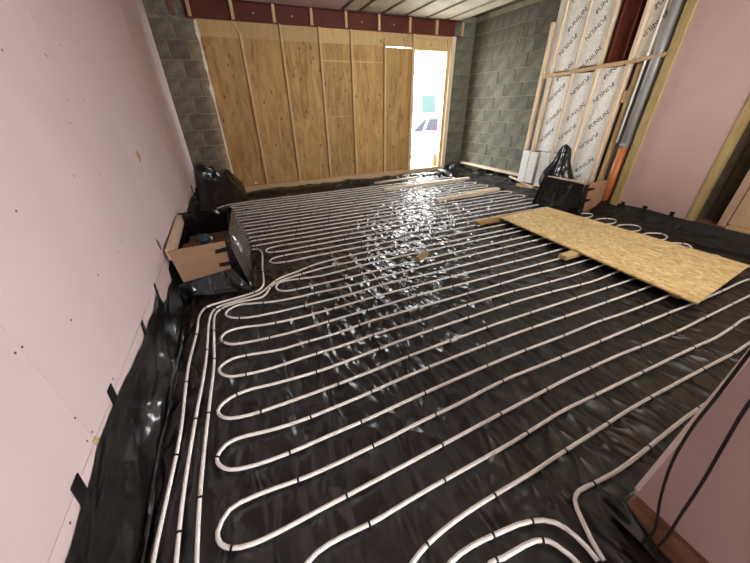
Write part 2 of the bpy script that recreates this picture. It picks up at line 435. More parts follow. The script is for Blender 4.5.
# ---- ceiling
ce = box('ceiling', (-0.86, -3.2, ZC+0.09), (5.5, 6.9, ZC+0.2), 'dark_recess'); tag(ce, 'ceiling part boarded in pink and part open', kind='structure')
for i, (a, b) in enumerate(((-0.72, 0.5), (0.503, 1.72), (1.723, 2.22))):
    for (c, d) in ((-0.617, 1.8),(1.803, 4.2)) if False else ((-0.617, 1.8), (1.803, 4.2), (4.203, 6.5)):
        wbox('plasterboard', (a, c, ZC), (b, d, ZC+0.02), 'ceiling_pink', ce)
xs = [2.24, 2.56, 3.02, 3.49, 3.96, 4.43, 4.78]
for i in range(len(xs)-1):
    wbox('ceiling_panel', (xs[i]+0.05, 0.15, ZC+0.0), (xs[i+1]-0.03, 6.45, ZC+0.03), 'ceiling_pale', ce)
for x in xs:
    wbox('metal_strip', (x-0.03, 0.15, ZC+0.012), (x-0.005, 6.45, ZC+0.03), 'metal_strip', ce)
    wbox('joist', (x+0.0, 0.15, ZC+0.03), (x+0.03, 6.45, ZC+0.09), 'dark_recess', ce)
tube('conduit', [Vector((5.02, 6.45, ZC-0.03)), Vector((5.1, 5.4, ZC-0.045)), Vector((5.15, 4.45, ZC-0.06))], 0.022, 'metal_strip', ce)
tube('conduit', [Vector((4.92, 6.45, ZC+0.0)), Vector((4.98, 5.4, ZC-0.0)), Vector((5.0, 4.45, ZC-0.005))], 0.025, 'ceiling_pale', ce)

# ---- back wall: block pier at left, return beside the door, red steel beam over
wb_ = box('wall_back', (XL-0.12, 6.600, -0.01), (-0.07, 6.76, ZC+0.1), 'mortar'); tag(wb_, 'back wall block pier left of the plywood', kind='structure')
CH = 0.25
BLK = {}
def block(parent, lo, hi, m):
    s = tuple(round(h-l, 3) for l, h in zip(lo, hi)); key = (s, m)
    if key not in BLK:
        o = box('block', lo, hi, m, None, 0.004); BLK[key] = o.data
    else:
        o = bpy.data.objects.new('block', BLK[key]); COL.objects.link(o)
        o.location = (Vector(lo)+Vector(hi))/2
    return under(o, parent)
for c in range(11):
    z0 = 0.14+CH*(c-0)+0.006-0.25; z1 = z0+CH-0.012
    z0 = max(z0, 0.0); z1 = min(z1, 2.66)
    cuts = [XL, -0.42, -0.065] if c % 2 == 0 else [XL, -0.56, -0.27, -0.065]
    for k in range(len(cuts)-1):
        block(wb_, (cuts[k]+0.006, 6.592+0.004*((c*3+k) % 3), z0), (cuts[k+1]-0.006, 6.70, z1), 'block')
wh = box('wall_leak_header', (-0.06, 6.605, 2.60), (5.3, 6.74, ZC+0.09), 'concrete'); tag(wh, 'concrete header added behind the red beam to block light leaks', kind='structure')  # unseen filler added to stop sky light leaking in above the beam
# brown timber and recess over the pier
wbox('packer', (-0.40, 6.56, 2.68), (-0.34, 6.66, ZC), 'dirty_timber', wb_)
wbox('packer', (-0.60, 6.58, 2.68), (-0.44, 6.66, ZC), 'block', wb_)
# white sealant line down the pier edge
sv = []
for i in range(90):
    z = 0.2+i*(2.43/89); big = max(0.0, min(1.0, (z-1.45)/0.25))
    w = 0.006+big*max(0.0, 0.008+0.055*noise.noise(Vector((0, z*5, 1)))+0.02*noise.noise(Vector((3, z*19, 1))))
    sv += [(-0.100-w*0.9, 6.512, z), (-0.085+w*0.6, 6.512, z)]
s = meshobj('sealant', sv, [(2*i, 2*i+1, 2*i+3, 2*i+2) for i in range(89)], 'white_plastic')
sm = s.modifiers.new('thick', 'SOLIDIFY'); sm.thickness = 0.008; under(s, wb_)

# return right of the door and the long block wall
wrb = box('wall_right', (5.2085, 2.0, -0.01), (5.4, 6.9, ZC+0.1), 'mortar_pale'); tag(wrb, 'grey block wall in the far right corner', kind='structure')
CR2 = 0.2235
for c in range(13):
    z0 = 0.006+CR2*c+0.003; z1 = min(z0+CR2-0.010, ZC+0.05)
    y = 6.52; k = 0
    while y > 3.2:
        short = (c in (10, 11, 12) and y > 5.05)
        L = 0.20+0.03*((k*7+c) % 3-1) if short else 0.44
        if k == 0 and not short: L = 0.22 if c % 2 else 0.44
        a = max(y-L, 3.2)
        block(wrb, (5.199+0.002*((c+k) % 3), a+0.005, z0), (5.27, y-0.005, z1), 'block_grey')
        y = a; k += 1
wrt = box('wall_return', (4.70, 6.531, -0.01), (5.22, 6.70, ZC+0.1), 'mortar'); tag(wrt, 'short grey block return between doorway and corner', kind='structure')
for c in range(13):
    z0 = 0.006+CR2*c+0.003; z1 = min(z0+CR2-0.008, ZC+0.05)
    cuts = [4.70, 5.205] if c % 2 else [4.70, 4.93, 5.205]
    for k in range(len(cuts)-1):
        block(wrt, (cuts[k]+0.003, 6.528, z0), (cuts[k+1]-0.003, 6.60, z1), 'block_grey')
# mortar skim: drips over the upper courses of the corner
for j, (y0, z0) in enumerate(((5.30, 2.72), (5.22, 2.66), (5.36, 2.50), (5.26, 2.45))):
    pts = [Vector((5.2, y0+0.05*math.sin(i*1.3+j), z0-0.05*i)) for i in range(5)]
    under(tube('mortar_drip', catmull(pts, 0.03), 0.010, 'mortar_pale', None, 6), wrb)
wbox('plinth_strip', (5.10, 4.55, 0.19), (5.20, 6.40, 0.235), 'pale_timber', wrb, 0.004)

# ---- steel beam over the hoarding
sb = empty('steel_beam', (2.3, 6.56, 2.65), 'dark red steel channel beam above the plywood hoarding', 'beam')
web_ = wbox('web', (-0.21, 6.545, 2.655), (4.86, 6.56, 2.90), 'red_steel', sb)
wbox('bottom_flange', (-0.21, 6.47, 2.645), (4.86, 6.60, 2.657), 'red_steel', sb)
wbox('top_flange', (-0.21, 6.48, 2.885), (4.86, 6.60, 2.899), 'red_steel', sb)
for x in (-0.14, 0.46, 1.09, 1.71, 2.33, 2.97, 3.62, 4.23, 4.85):
    wbox('timber_packer', (x-0.024, 6.475, 2.657), (x+0.024, 6.545, 2.885), 'timber', sb, 0.003)
for x in (0.78, 1.40, 2.65, 3.3):
    subpart(disc('bolt', (x, 6.54, 2.77), 0.012, 'silver', sb, 'Y', 6, 0.012), web_)

# ---- plywood hoarding with studs
hd = empty('plywood_hoarding', (1.8, 6.52, 0.0), 'tall plywood hoarding with timber studs closing the wide back opening', 'hoarding')
sx = [-0.09, 0.50, 1.15, 1.81, 2.40, 3.08, 3.70]
for i in range(6):
    wbox('plywood_sheet', (sx[i]+0.0, 6.525+0.0, 0.15), (sx[i+1]-0.0, 6.545, 2.60 if i != 5 else 2.425), 'plywood', hd)
    wbox('head_board', (sx[i]+0.0, 6.515, 2.435), (sx[i+1]-0.0, 6.53, 2.645), 'plywood_bright', hd)
for i, x in enumerate(sx[1:]):
    if i == 0:
        o = bar('stud', (0.52, 6.495, 2.49), (0.50, 6.495, 0.15), 0.036, 0.06, 'timber', None, (0, 1, 0)); under(o, hd)
        o = bar('stud', (0.42, 6.505, 2.645), (0.525, 6.505, 2.48), 0.030, 0.03, 'timber', None, (0, 1, 0)); under(o, hd)
    else:
        zt = 2.645 if i != 4 else 2.55
        o = bar('stud', (x+0.01, 6.49, zt), (x-0.005, 6.49, 0.15), 0.036 if i < 5 else 0.045, 0.055, 'timber', None, (0, 1, 0)); under(o, hd)
wbox('sole_plate', (-0.11, 6.46, -0.011), (4.62, 6.54, 0.15), 'timber_x', hd, 0.004)
wbox('sheet_join', (1.83, 6.522, 1.275), (2.39, 6.527, 1.29), 'plywood_bright', hd)
wbox('sheet_join', (1.83, 6.522, 2.17), (3.06, 6.527, 2.19), 'plywood_bright', hd)
wbox('white_tag', (0.26, 6.515, 0.17), (0.31, 6.525, 0.20), 'white_plastic', hd)

# ---- doorway
d1 = empty('door_1', (4.15, 6.52, 0.0), 'open timber framed doorway to bright daylight'); tag(d1, kind='structure')
wbox('jamb', (3.715, 6.49, 0.15), (3.765, 6.62, 2.645), 'timber', d1, 0.004)
wbox('jamb', (4.53, 6.50, 0.05), (4.60, 6.64, 2.645), 'timber', d1, 0.004)
wbox('architrave', (4.60, 6.46, 0.05), (4.70, 6.56, 2.645), 'pale_timber', d1, 0.004)
wbox('lintel_panel', (3.765, 6.54, 2.40), (4.53, 6.56, 2.645), 'plywood_bright', d1)
wbox('head_rail', (3.765, 6.50, 2.59), (4.53, 6.54, 2.645), 'timber_x', d1, 0.003)
wbox('threshold', (3.72, 6.54, -0.011), (4.60, 6.75, 0.13), 'timber_x', d1, 0.004)
o = bar('offcut', (4.48, 6.60, 0.14), (4.52, 6.62, 0.42), 0.10, 0.02, 'timber', None, (0, 1, 0)); under(o, d1)

# ---- right lining: pink board, studs, opening
wr = box('wall_right_lining', (XR, 1.735, 0.12), (XR+0.0125, 2.53, ZC+0.08), 'pink_board_shaded'); tag(wr, 'pink plasterboard panel on the right wall', kind='structure')
ply = wbox('board_edge', (XR-0.03, 2.53, 0.14), (XR+0.05, 2.63, ZC+0.08), 'olive_timber', wr, 0.004)
for px in ((640,190),(668,185),(652,60),(664,100),(705,20),(628,185)):
    p = onx(px, XR); disc('screw', (XR-0.0005, p.y, p.z), 0.004, 'dark_screw', wr)
kb = box('wall_leak_base', (XR+0.013, 0.14, -0.012), (XR+0.37, 2.60, 0.099), 'concrete'); tag(kb, 'low concrete base added under the right wall lining to block light leaks', kind='structure')  # unseen filler added to stop sky light leaking in under the sill
# opening beyond the pink panel
op = empty('timber_opening', (XR+0.1, 1.4, 0.0), 'timber framed opening with a dark recess at the right edge', 'opening')
wbox('side_stud', (XR-0.02, 1.66, 0.16), (XR+0.05, 1.735, ZC+0.08), 'olive_timber', op, 0.004)
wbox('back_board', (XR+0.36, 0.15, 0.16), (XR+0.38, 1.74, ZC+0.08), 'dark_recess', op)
wbox('post', (XR+0.10, 1.41, 0.16), (XR+0.17, 1.48, ZC+0.08), 'post_wood', op, 0.004)
wbox('infill_panel', (XR+0.12, 0.15, 0.2), (XR+0.14, 1.40, ZC+0.08), 'panel_wood', op)
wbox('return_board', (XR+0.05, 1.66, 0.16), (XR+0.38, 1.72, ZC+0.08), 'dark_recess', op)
wbox('sill', (XR-0.03, 0.15, 0.10), (XR+0.36, 1.74, 0.165), 'dirty_timber', op, 0.006)
wbox('sill_block', (XR+0.02, 1.1, 0.165), (XR+0.12, 1.38, 0.20), 'timber_y', op, 0.005)

# ---- timber stud partition
sp = empty('stud_partition', (XR+0.05, 3.5, 0.0), 'timber stud frame holding white insulation boards on the right', 'stud frame')
ST = {'a': 4.20, 'b': 3.81, 'c': 3.44, 'd': 3.04}
for k, y in ST.items():
    w = 0.022 if k != 'b' else 0.016
    z0 = 0.28 if k != 'a' else 0.70
    o = wbox('stud', (XR-0.012, y-w, z0), (XR+0.085, y+w, ZC+0.08), 'pale_timber', sp, 0.003)
wbox('stud', (XR-0.015, 4.34, 0.70), (XR+0.06, 4.40, 2.52), 'pale_timber', sp, 0.012)
wbox('stud', (XR-0.015, 4.18, 0.70), (XR+0.03, 4.245, 1.82), 'pale_timber', sp, 0.012)
wbox('stud', (XR+0.02, 2.90, 0.16), (XR+0.10, 2.945, 1.86), 'timber', sp, 0.003)
o = bar('noggin', (XR, 4.34, 1.815), (XR, 3.80, 1.84), 0.05, 0.045, 'timber_y', None); under(o, sp)
o = bar('noggin', (XR, 3.80, 1.845), (XR, 3.44, 1.865), 0.05, 0.045, 'timber_y', None); under(o, sp)
o = bar('noggin', (XR, 3.44, 1.87), (XR, 3.04, 1.885), 0.05, 0.045, 'timber_y', None); under(o, sp)
o = bar('noggin', (XR, 3.04, 1.88), (XR, 2.63, 1.925), 0.05, 0.04, 'timber_y', None); under(o, sp)
o = bar('noggin', (XR+0.05, 3.0, 1.5), (XR+0.05, 2.93, 1.5), 0.05, 0.14, 'timber_y', None); under(o, sp)
wbox('backing_board', (XR+0.14, 2.2, 0.0), (XR+0.155, 3.02, ZC+0.08), 'concrete', sp)
wbox('sole_plate', (XR-0.01, 2.6, 0.0), (XR+0.09, 4.4, 0.10), 'timber_y', sp, 0.004)

# red steel post in the upper bay
ps = empty('steel_post', (XR+0.06, 3.25, 1.9), 'dark red steel post between two studs above the noggin', 'steel post')
wbox('web', (XR+0.07, 3.14, 1.90), (XR+0.08, 3.36, ZC+0.08), 'red_steel', ps)
wbox('flange', (XR+0.02, 3.345, 1.90), (XR+0.12, 3.36, ZC+0.08), 'red_steel', ps)
wbox('flange', (XR+0.02, 3.14, 1.90), (XR+0.12, 3.155, ZC+0.08), 'red_steel', ps)

# soil pipe, grey over orange
spz = 0.92
sp2 = empty('soil_pipe', (XR+0.01, 2.76, 0.0), 'vertical drain pipe, grey above and orange below, beside the pink panel', 'pipe')
def cyl(name, c, r, z0, z1, m, parent, n=24):
    bm = bmesh.new(); bmesh.ops.create_cone(bm, cap_ends=True, segments=n, radius1=r, radius2=r, depth=z1-z0)
    o = bmobj(name, bm, m, None, True); o.location = (c[0], c[1], (z0+z1)/2); return under(o, parent)
cyl('lower_pipe', (XR+0.03, 2.745), 0.056, 0.08, spz, 'orange_plastic', sp2)
up_ = cyl('upper_pipe', (XR+0.03, 2.745), 0.058, spz-0.02, ZC+0.08, 'grey_plastic', sp2)
subpart(cyl('socket_ring', (XR+0.03, 2.745), 0.063, spz-0.02, spz+0.03, 'grey_plastic', sp2), up_)
wp = tube('waste_pipe', [Vector((XR-0.005, 2.845, 0.95)), Vector((XR-0.005, 2.845, ZC+0.05))], 0.011, 'white_pipe')
tag(wp, 'thin white pipe running up beside the grey drain pipe', 'pipe')

# insulation boards with printed words
FONT = bpy.data.fonts.load('<builtin>') if False else None
def text_mesh(body, size):
    cu = bpy.data.curves.new('lettering', 'FONT'); cu.body = body; cu.size = size; cu.align_x = 'CENTER'; cu.align_y = 'CENTER'
    cu.offset = 0.0004; cu.extrude = 0.0; cu.resolution_u = 2
    ob = bpy.data.objects.new('tmp_text', cu); COL.objects.link(ob)
    dg = bpy.context.evaluated_depsgraph_get()
    me = bpy.data.meshes.new_from_object(ob.evaluated_get(dg))
    bpy.data.objects.remove(ob); bpy.data.curves.remove(cu)
    return me
WORD = text_mesh('UNILIN', 0.082)
def lettering(parent, X, cy, cz, flip, ylo, yhi, zlo, zhi):
    ang = math.radians(45) + (math.pi if flip else 0)
    bm = bmesh.new(); bm.from_mesh(WORD)
    w = max(v.co.x for v in bm.verts)
    # emblem: three slanted bars beside the word
    for k in range(3):
        x0 = -w-0.050; yy = -0.024+0.018*k
        vs = [bm.verts.new((x0+0.006*k, yy, 0)), bm.verts.new((x0+0.028+0.006*k, yy, 0)),
              bm.verts.new((x0+0.032+0.006*k, yy+0.013, 0)), bm.verts.new((x0+0.004+0.006*k, yy+0.013, 0))]
        bm.faces.new(vs)
    ca, sa = math.cos(ang), math.sin(ang)
    for v in bm.verts:
        x, y = v.co.x, v.co.y
        r = x*ca-y*sa; u = x*sa+y*ca       # screen right = -Y, up = Z
        v.co = Vector((X-0.0015, cy-r, cz+u))
    for co, no in (((0, yhi, 0), (0, 1, 0)), ((0, ylo, 0), (0, -1, 0)), ((0, 0, zhi), (0, 0, 1)), ((0, 0, zlo), (0, 0, -1))):
        bmesh.ops.bisect_plane(bm, geom=bm.verts[:]+bm.edges[:]+bm.faces[:], plane_co=co, plane_no=no, clear_outer=True)
    if not bm.faces: bm.free(); return
    me = bpy.data.meshes.new('lettering'); bm.to_mesh(me); bm.free(); me.materials.append(MATS['ink'])
    o = bpy.data.objects.new('lettering', me); COL.objects.link(o); under(o, parent)
def insul(label, y0, y1, z0, z1, X=XR+0.022, words=True, phase=0.0):
    b = box('insulation_board', (X, y0, z0), (X+0.07, y1, z1), 'foil_facing', None, 0.003)
    tag(b, label, 'insulation', 'white faced insulation boards in the stud frame')
    if words:
        # diagonal print rows carried over the whole wall, cut at each board edge
        row = 0
        for i in range(-12, 16):
            cz = 0.30+i*0.31+phase; flip = i % 2 == 0
            for cy in ((y0+y1)/2+0.04*(1 if flip else -1),):
                if z0-0.15 < cz < z1+0.15:
                    lettering(b, X, cy, cz, flip, y0+0.004, y1-0.004, z0+0.004, z1-0.004)
    return b
insul('white insulation board in the lower bay farthest from the pink panel', 3.83, 4.155, 0.72, 1.80, phase=0.03)
insul('white insulation board in the middle lower bay of the stud frame', 3.465, 3.79, 0.725, 1.82, phase=0.1)
insul('widest looking white insulation board in the lower bay next to the drain pipe', 3.065, 3.415, 0.48, 1.85, phase=0.0)
insul('narrow white insulation board above the noggin beside the block wall', 4.225, 4.33, 1.85, ZC+0.08, words=False)
insul('white insulation board above the noggin over the farthest lower bay', 3.83, 4.175, 1.87, ZC+0.08, phase=0.02)
insul('white insulation board above the noggin beside the dark red steel post', 3.465, 3.79, 1.90, ZC+0.08, phase=0.15)
insul('white insulation strip above the noggin behind the grey drain pipe', 2.80, 3.015, 1.92, ZC+0.08, X=XR+0.06, phase=0.06)
insul('small white insulation offcut at the foot of the outermost pale stud', 4.25, 4.40, 0.16, 0.70, X=XR-0.01, words=False)
insul('small white insulation offcut standing second from the block wall at floor level', 4.06, 4.225, 0.16, 0.69, X=XR-0.02, words=False)
insul('low white insulation offcut behind the black bag by the wrapped box', 3.47, 4.03, 0.13, 0.71, X=XR+0.0, words=False)
insul('low white insulation offcut at the foot of the bay next to the drain pipe', 3.07, 3.415, 0.12, 0.475, X=XR+0.012, phase=0.1)

# ================================================================== POLYTHENE MEMBRANE
mb = empty('polythene_membrane', (2.0, 3.0, 0.0), 'black glossy polythene sheet covering the whole floor and turned up at walls', 'polythene sheet')
def add_part(o): return under(o, mb)
def fh(X, Y):
    wx = X+0.25*vnoise(X*2.1, Y*2.1, 3)+0.05*vnoise(X*9, Y*9, 4); wy = Y+0.25*vnoise(X*2.1+9, Y*2.1, 5)+0.05*vnoise(X*9, Y*9, 6)
    c, s_ = math.cos(0.75), math.sin(0.75)
    a = wx*c+wy*s_; b = -wx*s_+wy*c
    loose = 0.35+0.65*np.clip((X-0.2)/0.9, 0, 1)*np.clip((Y-0.9)/0.8, 0, 1)     # the sheet lies slacker away from the leads
    z = 0.010*ridged(a*6.0, b*3.0, 1)**2
    z += 0.009*ridged(a*10.0+3, b*4.2, 2)**2
    z += 0.007*ridged(a*5.0+3, b*9.2, 21)**3
    return loose*z+0.003*vnoise(X*3, Y*3, 7)
for (xa, xb, ya, yb, nx, ny) in ((-0.68, 5.10, 0.15, 6.455, 400, 430), (-0.68, 1.128, -2.2, 0.15, 110, 120)):
    GX, GY = np.meshgrid(np.linspace(xa, xb, nx), np.linspace(ya, yb, ny))
    GZ = fh(GX, GY)
    # rise towards the back plate and the right wall
    k = np.clip((GY-6.12-0.10*vnoise(GX*2.3, GX*0, 17))/0.10, 0, 1); k = k*k*(3-2*k)
    GZ = GZ + k*0.055*(0.55+0.7*ridged(GX*2.1, GY*2, 18)) + k*0.012*ridged(GX*9, GY*11, 19)
    GZ -= 0.010
    add_part(grid_mesh('floor_sheet', GX, GY, GZ, 'polythene'))

def upstand(name, pts, top_pts_fn, n=220, m=14):
    """sheet rising from a floor line to a wall line; pts = (floor point fn, wall point fn) of t"""
    f0, f1 = pts
    X = np.zeros((m, n)); Y = np.zeros((m, n)); Z = np.zeros((m, n))
    for j in range(n):
        t = j/(n-1); a = f0(t); b = f1(t)
        for i in range(m):
            s = i/(m-1); p = a.lerp(b, s)
            k = math.sin(math.pi*s)
            q = top_pts_fn(t, s)
            X[i, j] = max(p.x+q[0]*k, XL+0.006); Y[i, j] = p.y; Z[i, j] = p.z+q[1]*k
    return add_part(grid_mesh(name, X, Y, Z, 'polythene_wrap'))
def nz(*a): return noise.noise(Vector(a))
ltop = lambda y: 0.315+0.05*nz(y*1.3, 0, 4)+0.02*nz(y*6, 2, 1) - 0.10*(1 if 2.3 < y < 2.75 else 0)
def lf0(t): y = -2.9+t*9.3; return Vector((-0.635+0.02*nz(y*2, 1, 1), y, -0.006))
def lf1(t): y = -2.9+t*9.3; return Vector((XL+0.006, y, ltop(y)))
def lq(t, s):
    y = -2.9+t*9.3
    return (0.035*nz(y*2.5, s*2, 2)+0.012*nz(y*7, s*4, 7)-0.012, 0.02*nz(y*3, s*2, 9)-0.03)
upstand('upstand', (lf0, lf1), lq, 420, 22)
# ridge fold along the foot of the left wall
fold = [Vector((-0.64+0.015*nz(y*2.2, 5, 1)+0.01*nz(y*7, 2, 2), y, 0.022+0.008*nz(y*4, 4, 4))) for y in [ -1.2+0.08*i for i in range(44)]]
add_part(tube('fold', fold, 0.012, 'polythene', None, 6))
def rf0(t): y = 0.16+t*2.6; return Vector((4.72+0.03*nz(y*2, 1, 6), y, -0.006))
def rf1(t): y = 0.16+t*2.6; return Vector((XR-0.006-0.028*(1 if y < 1.74 else 0), y, 0.180+0.012*nz(y*3, 0, 4)))
upstand('upstand', (rf0, rf1), lambda t, s: (0.03*nz(t*14, s*3, 2), 0.035*nz(t*12, s*4, 9)-0.01), 160, 14)
# tabs stuck to the pink boards
def tab(px, X, w, h, lean, sgn):
    p = onx(px, X)
    vs = [(0, -w/2, -h/2), (0, w/2, -h/2), (0, w/2+lean, h/2), (0, -w/2+lean, h/2)]
    vs = [(0.003*sgn*0, *v[1:]) for v in vs]+[(0.004*sgn, *v[1:]) for v in vs]
    o = meshobj('tab', vs, [(0,1,2,3),(4,5,6,7),(0,1,5,4),(1,2,6,5),(2,3,7,6),(3,0,4,7)], 'black_plastic')
    o.location = (X, p.y, p.z); return add_part(o)
for px, w, h, l in (((112,398),.05,.09,.02),((79,495),.055,.10,.02),((143,330),.04,.08,.03),((158,298),.045,.09,.03),((156,293),.03,.11,.04),((170,243),.07,.05,.05),((192,190),.12,.12,.05)):
    tab(px, XL+0.002, w, h, l, 1)
for px in ((623,204),(645,208),(672,214)):
    tab(px, XR-0.002, 0.05, 0.06, 0.0, -1)
# bunched sheet heaps
def heap(x0, x1, y0, y1, fn, n, m):
    X, Y = np.meshgrid(np.linspace(x0, x1, n), np.linspace(y0, y1, m))
    wx = X+0.12*vnoise(X*5, Y*5, 11); wy = Y+0.12*vnoise(X*5+4, Y*5, 12)
    R = 0.70*ridged(wx*4.2, wy*3.0, 13)+0.25*ridged(wx*9, wy*6, 14)+0.05*ridged(wx*19, wy*21, 15)
    Z = fn(X, Y, R)
    return add_part(grid_mesh('bunched_sheet', X, Y, Z, 'polythene_wrap'))
heap(XL+0.012, 0.06, 5.62, 6.57, lambda X, Y, R: np.clip(np.clip(1-np.hypot((X+0.56)/0.66, (Y-6.50)/0.85), 0, 1)*0.66*(0.62+0.5*R)
     + np.clip(1-np.hypot((X+0.1)/0.30, (Y-6.35)/0.40), 0, 1)*0.22*(.5+R), 0, 2)+0.004, 90, 90)
heap(4.45, 5.19, 5.55, 6.52, lambda X, Y, R: np.clip(1-np.hypot((X-4.9)/0.6, (Y-6.35)/0.62), 0, 1)**0.8*0.20*(0.4+R)+0.004, 80, 80)
heap(4.72, 5.195, 3.45, 5.75, lambda X, Y, R: np.clip((X-4.78)/0.4, 0, 1)*0.15*(0.35+R)+0.004, 60, 160)

# torn edge of the sheet at the foot of the near wall end
TX, TY = np.meshgrid(np.linspace(1.085, 1.20, 40), np.linspace(-0.45, 0.215, 120))
tr = ridged(TX*9+TY*4, TY*7, 31)*0.6+ridged(TX*17, TY*15, 32)*0.4
TZ_ = 0.004+np.clip((TX-1.09)/0.03, 0, 1)*(0.025+0.05*tr)*np.clip(1-np.abs(TY-0.14)/0.16, 0.12, 1)
TXd = np.where(TY < 0.145, np.minimum(TX, 1.126), TX)
add_part(grid_mesh('torn_edge', TXd, TY, TZ_, 'polythene_wrap'))

# ================================================================== HEATING PIPES
PR = 0.0089; PZ = 0.0180
def fz(px): return onz(px, PZ)
def clip_mesh():
    vs = []; fs = []; n = 8; ro = PR+0.0022; hw = 0.0042
    for i in range(n+1):
        a = -0.35+ (math.pi+0.7)*i/n
        for x in (-hw, hw):
            for r in (PR*0.98, ro):
                vs.append((x, r*math.cos(a), r*math.sin(a)))
    for i in range(n):
        b = i*4; c = b+4
        fs += [(b+1, b+3, c+3, c+1), (b, b+1, c+1, c), (b+2, b+3, c+3, c+2)]
    # feet pushed into the floor
    for sgn in (-1, 1):
        k = len(vs); y0 = sgn*ro
        vs += [(-hw, y0-0.002, -PZ+0.004), (hw, y0-0.002, -PZ+0.004), (hw, y0+0.002, -PZ+0.004), (-hw, y0+0.002, -PZ+0.004),
               (-hw, y0-0.002, 0), (hw, y0-0.002, 0), (hw, y0+0.002, 0), (-hw, y0+0.002, 0)]
        fs += [(k, k+1, k+5, k+4), (k+1, k+2, k+6, k+5), (k+2, k+3, k+7, k+6), (k+3, k, k+4, k+7)]
    me = bpy.data.meshes.new('clip'); me.from_pydata(vs, [], fs); me.update(); me.materials.append(MATS['black_plastic'])
    return me
CLIP = clip_mesh()
def circuit(pts, label, step=0.42, seed=1, hide=None):
    path = catmull(pts, 0.045)
    o = tube('heating_pipe', path, PR, 'white_pipe', None, 10)
    tag(o, label, 'pipe', 'underfloor heating pipes')
    rnd = random.Random(seed); acc = 0.1; nxt = 0.3
    for i in range(1, len(path)-1):
        acc += (path[i]-path[i-1]).length
        if acc >= nxt and path[i].y > -0.3:
            acc = 0; nxt = step*(0.75+0.5*rnd.random())
            if hide and hide(path[i]): continue
            d = (path[i+1]-path[i-1]).normalized()
            c = bpy.data.objects.new('clip', CLIP); COL.objects.link(c); c.parent = o
            c.matrix_local = Matrix.Translation(path[i]) @ Matrix.Rotation(math.atan2(d.y, d.x), 4, 'Z')
    return o
def V(x, y): return Vector((x, y, PZ))

# --- front serpentine, traced run by run; each run listed left to right
RUN = {}
RUN['L3'] = [(196.6,563),(199,510),(202.8,464),(210,400),(214,365),(214,340),(214.4,317.6),(216.8,312),(225.6,306.4),(244.8,300.8),(260.8,297.6),(266.4,293.6),(270.4,287.2),(276.8,282.4),(289.6,277.6),(320,268.8),(355,261)]
RUN['U1t'] = [(280,282.4),(290.4,280),(320,276),(338.8,271.5),(375.6,262)]
RUN['U1b'] = [(276,286.4),(278.4,290),(286.4,291),(309.6,286.4),(348.4,277.6),(372.4,271.5),(412,262)]
RUN['U2t'] = [(238.4,305),(251,303.5),(270,302),(293.6,298),(320,292),(354,284.8),(390,275),(430,264.8)]
RUN['U2b'] = [(228.8,309.6),(225.6,313.6),(228.8,316.8),(240,318),(257.6,316),(315,303),(350,294.4),(381,285),(430,273.6),(484,260),(552,243)]
RUN['U3t'] = [(236.8,328.5),(252.8,326),(264,324.8),(296,318.4),(328,310),(374,297),(420,284.8),(478.4,270),(530,257.6),(565,248)]
RUN['U3b'] = [(225.6,332.8),(220.8,338.4),(224,342.4),(232,344.3),(243,343),(284.8,334),(345,316.5),(378,307),(430,292),(475,280.5),(530,266.4),(561,258)]
RUN['U4t'] = [(232,359),(246.4,355.2),(280,349.6),(302.4,343),(335.6,333.6),(365,323),(404,311.5),(437.6,302),(500,284),(530,275),(552.4,269.6),(590,259)]
RUN['U4b'] = [(222.4,364.8),(219.2,369.6),(222.4,374.4),(230.4,376.5),(239.2,375.5),(264,370.4),(308.8,356),(338,347),(378.8,333),(427,318.4),(458.4,307.5),(513.6,291),(530,287),(576.4,274.4),(603.6,264.8)]
RUN['U5t'] = [(236.8,394.4),(252.8,388.8),(276.8,383),(325,369),(397,342),(443,326),(482.4,312.8),(518.4,301),(558.8,290),(591.6,281.6),(619.6,271)]
RUN['U5b'] = [(224,402.4),(218,410.4),(220.8,416),(230.4,418.4),(251.2,414.4),(283,404),(346,381),(419.6,352),(456,338.7),(496,324),(530,312.8),(572.4,299),(636.4,278)]
RUN['U6t'] = [(240,437.6),(256,433.6),(278.4,428),(302.4,420),(357,398),(398.8,379.7),(452.8,357.6),(517.6,332.8),(581,311),(632.4,292.8),(650,286.4)]
RUN['U6b'] = [(225.6,444.8),(216.8,457.6),(220,465.6),(230.4,469.6),(248,466.9),(280,456.5),(342,430),(361,422),(432,389.6),(513.6,354.7),(563.6,335.5),(597,322),(624.4,312.8),(671,294.7)]
RUN['U7t'] = [(229.6,509.6),(252.8,496.8),(310,475.4),(373,446),(420,422),(458,404),(502.4,381),(540,365.6),(576.4,350.9),(631.6,328),(673.7,311),(695,302.7)]
RUN['U7b'] = [(217.6,532),(220.5,543.7),(232,548),(252.8,543.7),(335,501.8),(400,467.5),(473,428.5),(530,398.4),(562.8,381),(618.8,355),(640,346.7),(679,330.6),(704.5,317.8),(750,295.4)]
RUN['R8'] = [(307,563),(380.4,518),(420,494),(511.5,442.5),(565,409.6),(590,397.6),(646.8,370),(697,346),(715,338),(732.4,327),(742.7,319.6),(750,316.7)]
XE = 4.56
def go(run): return [fz(p) for p in RUN[run]]
def yof(run): return go(run)[-1].y
def right_loop(ya, yb, xe):
    """from the run at ya round to the run at yb, near the right wall"""
    r = abs(ya-yb)/2; c = (ya+yb)/2; s = 1 if ya > yb else -1
    b = 0.03
    return [V(xe-0.35, ya), V(xe-0.12, ya+s*b), V(xe-0.01, c+s*r*0.85), V(xe+0.04, c), V(xe-0.01, c-s*r*0.85), V(xe-0.12, yb-s*b), V(xe-0.35, yb)]
seq = []
seq += [V(-0.40, -2.6), V(-0.41, -0.6), V(-0.44, 0.2)] + go('L3')
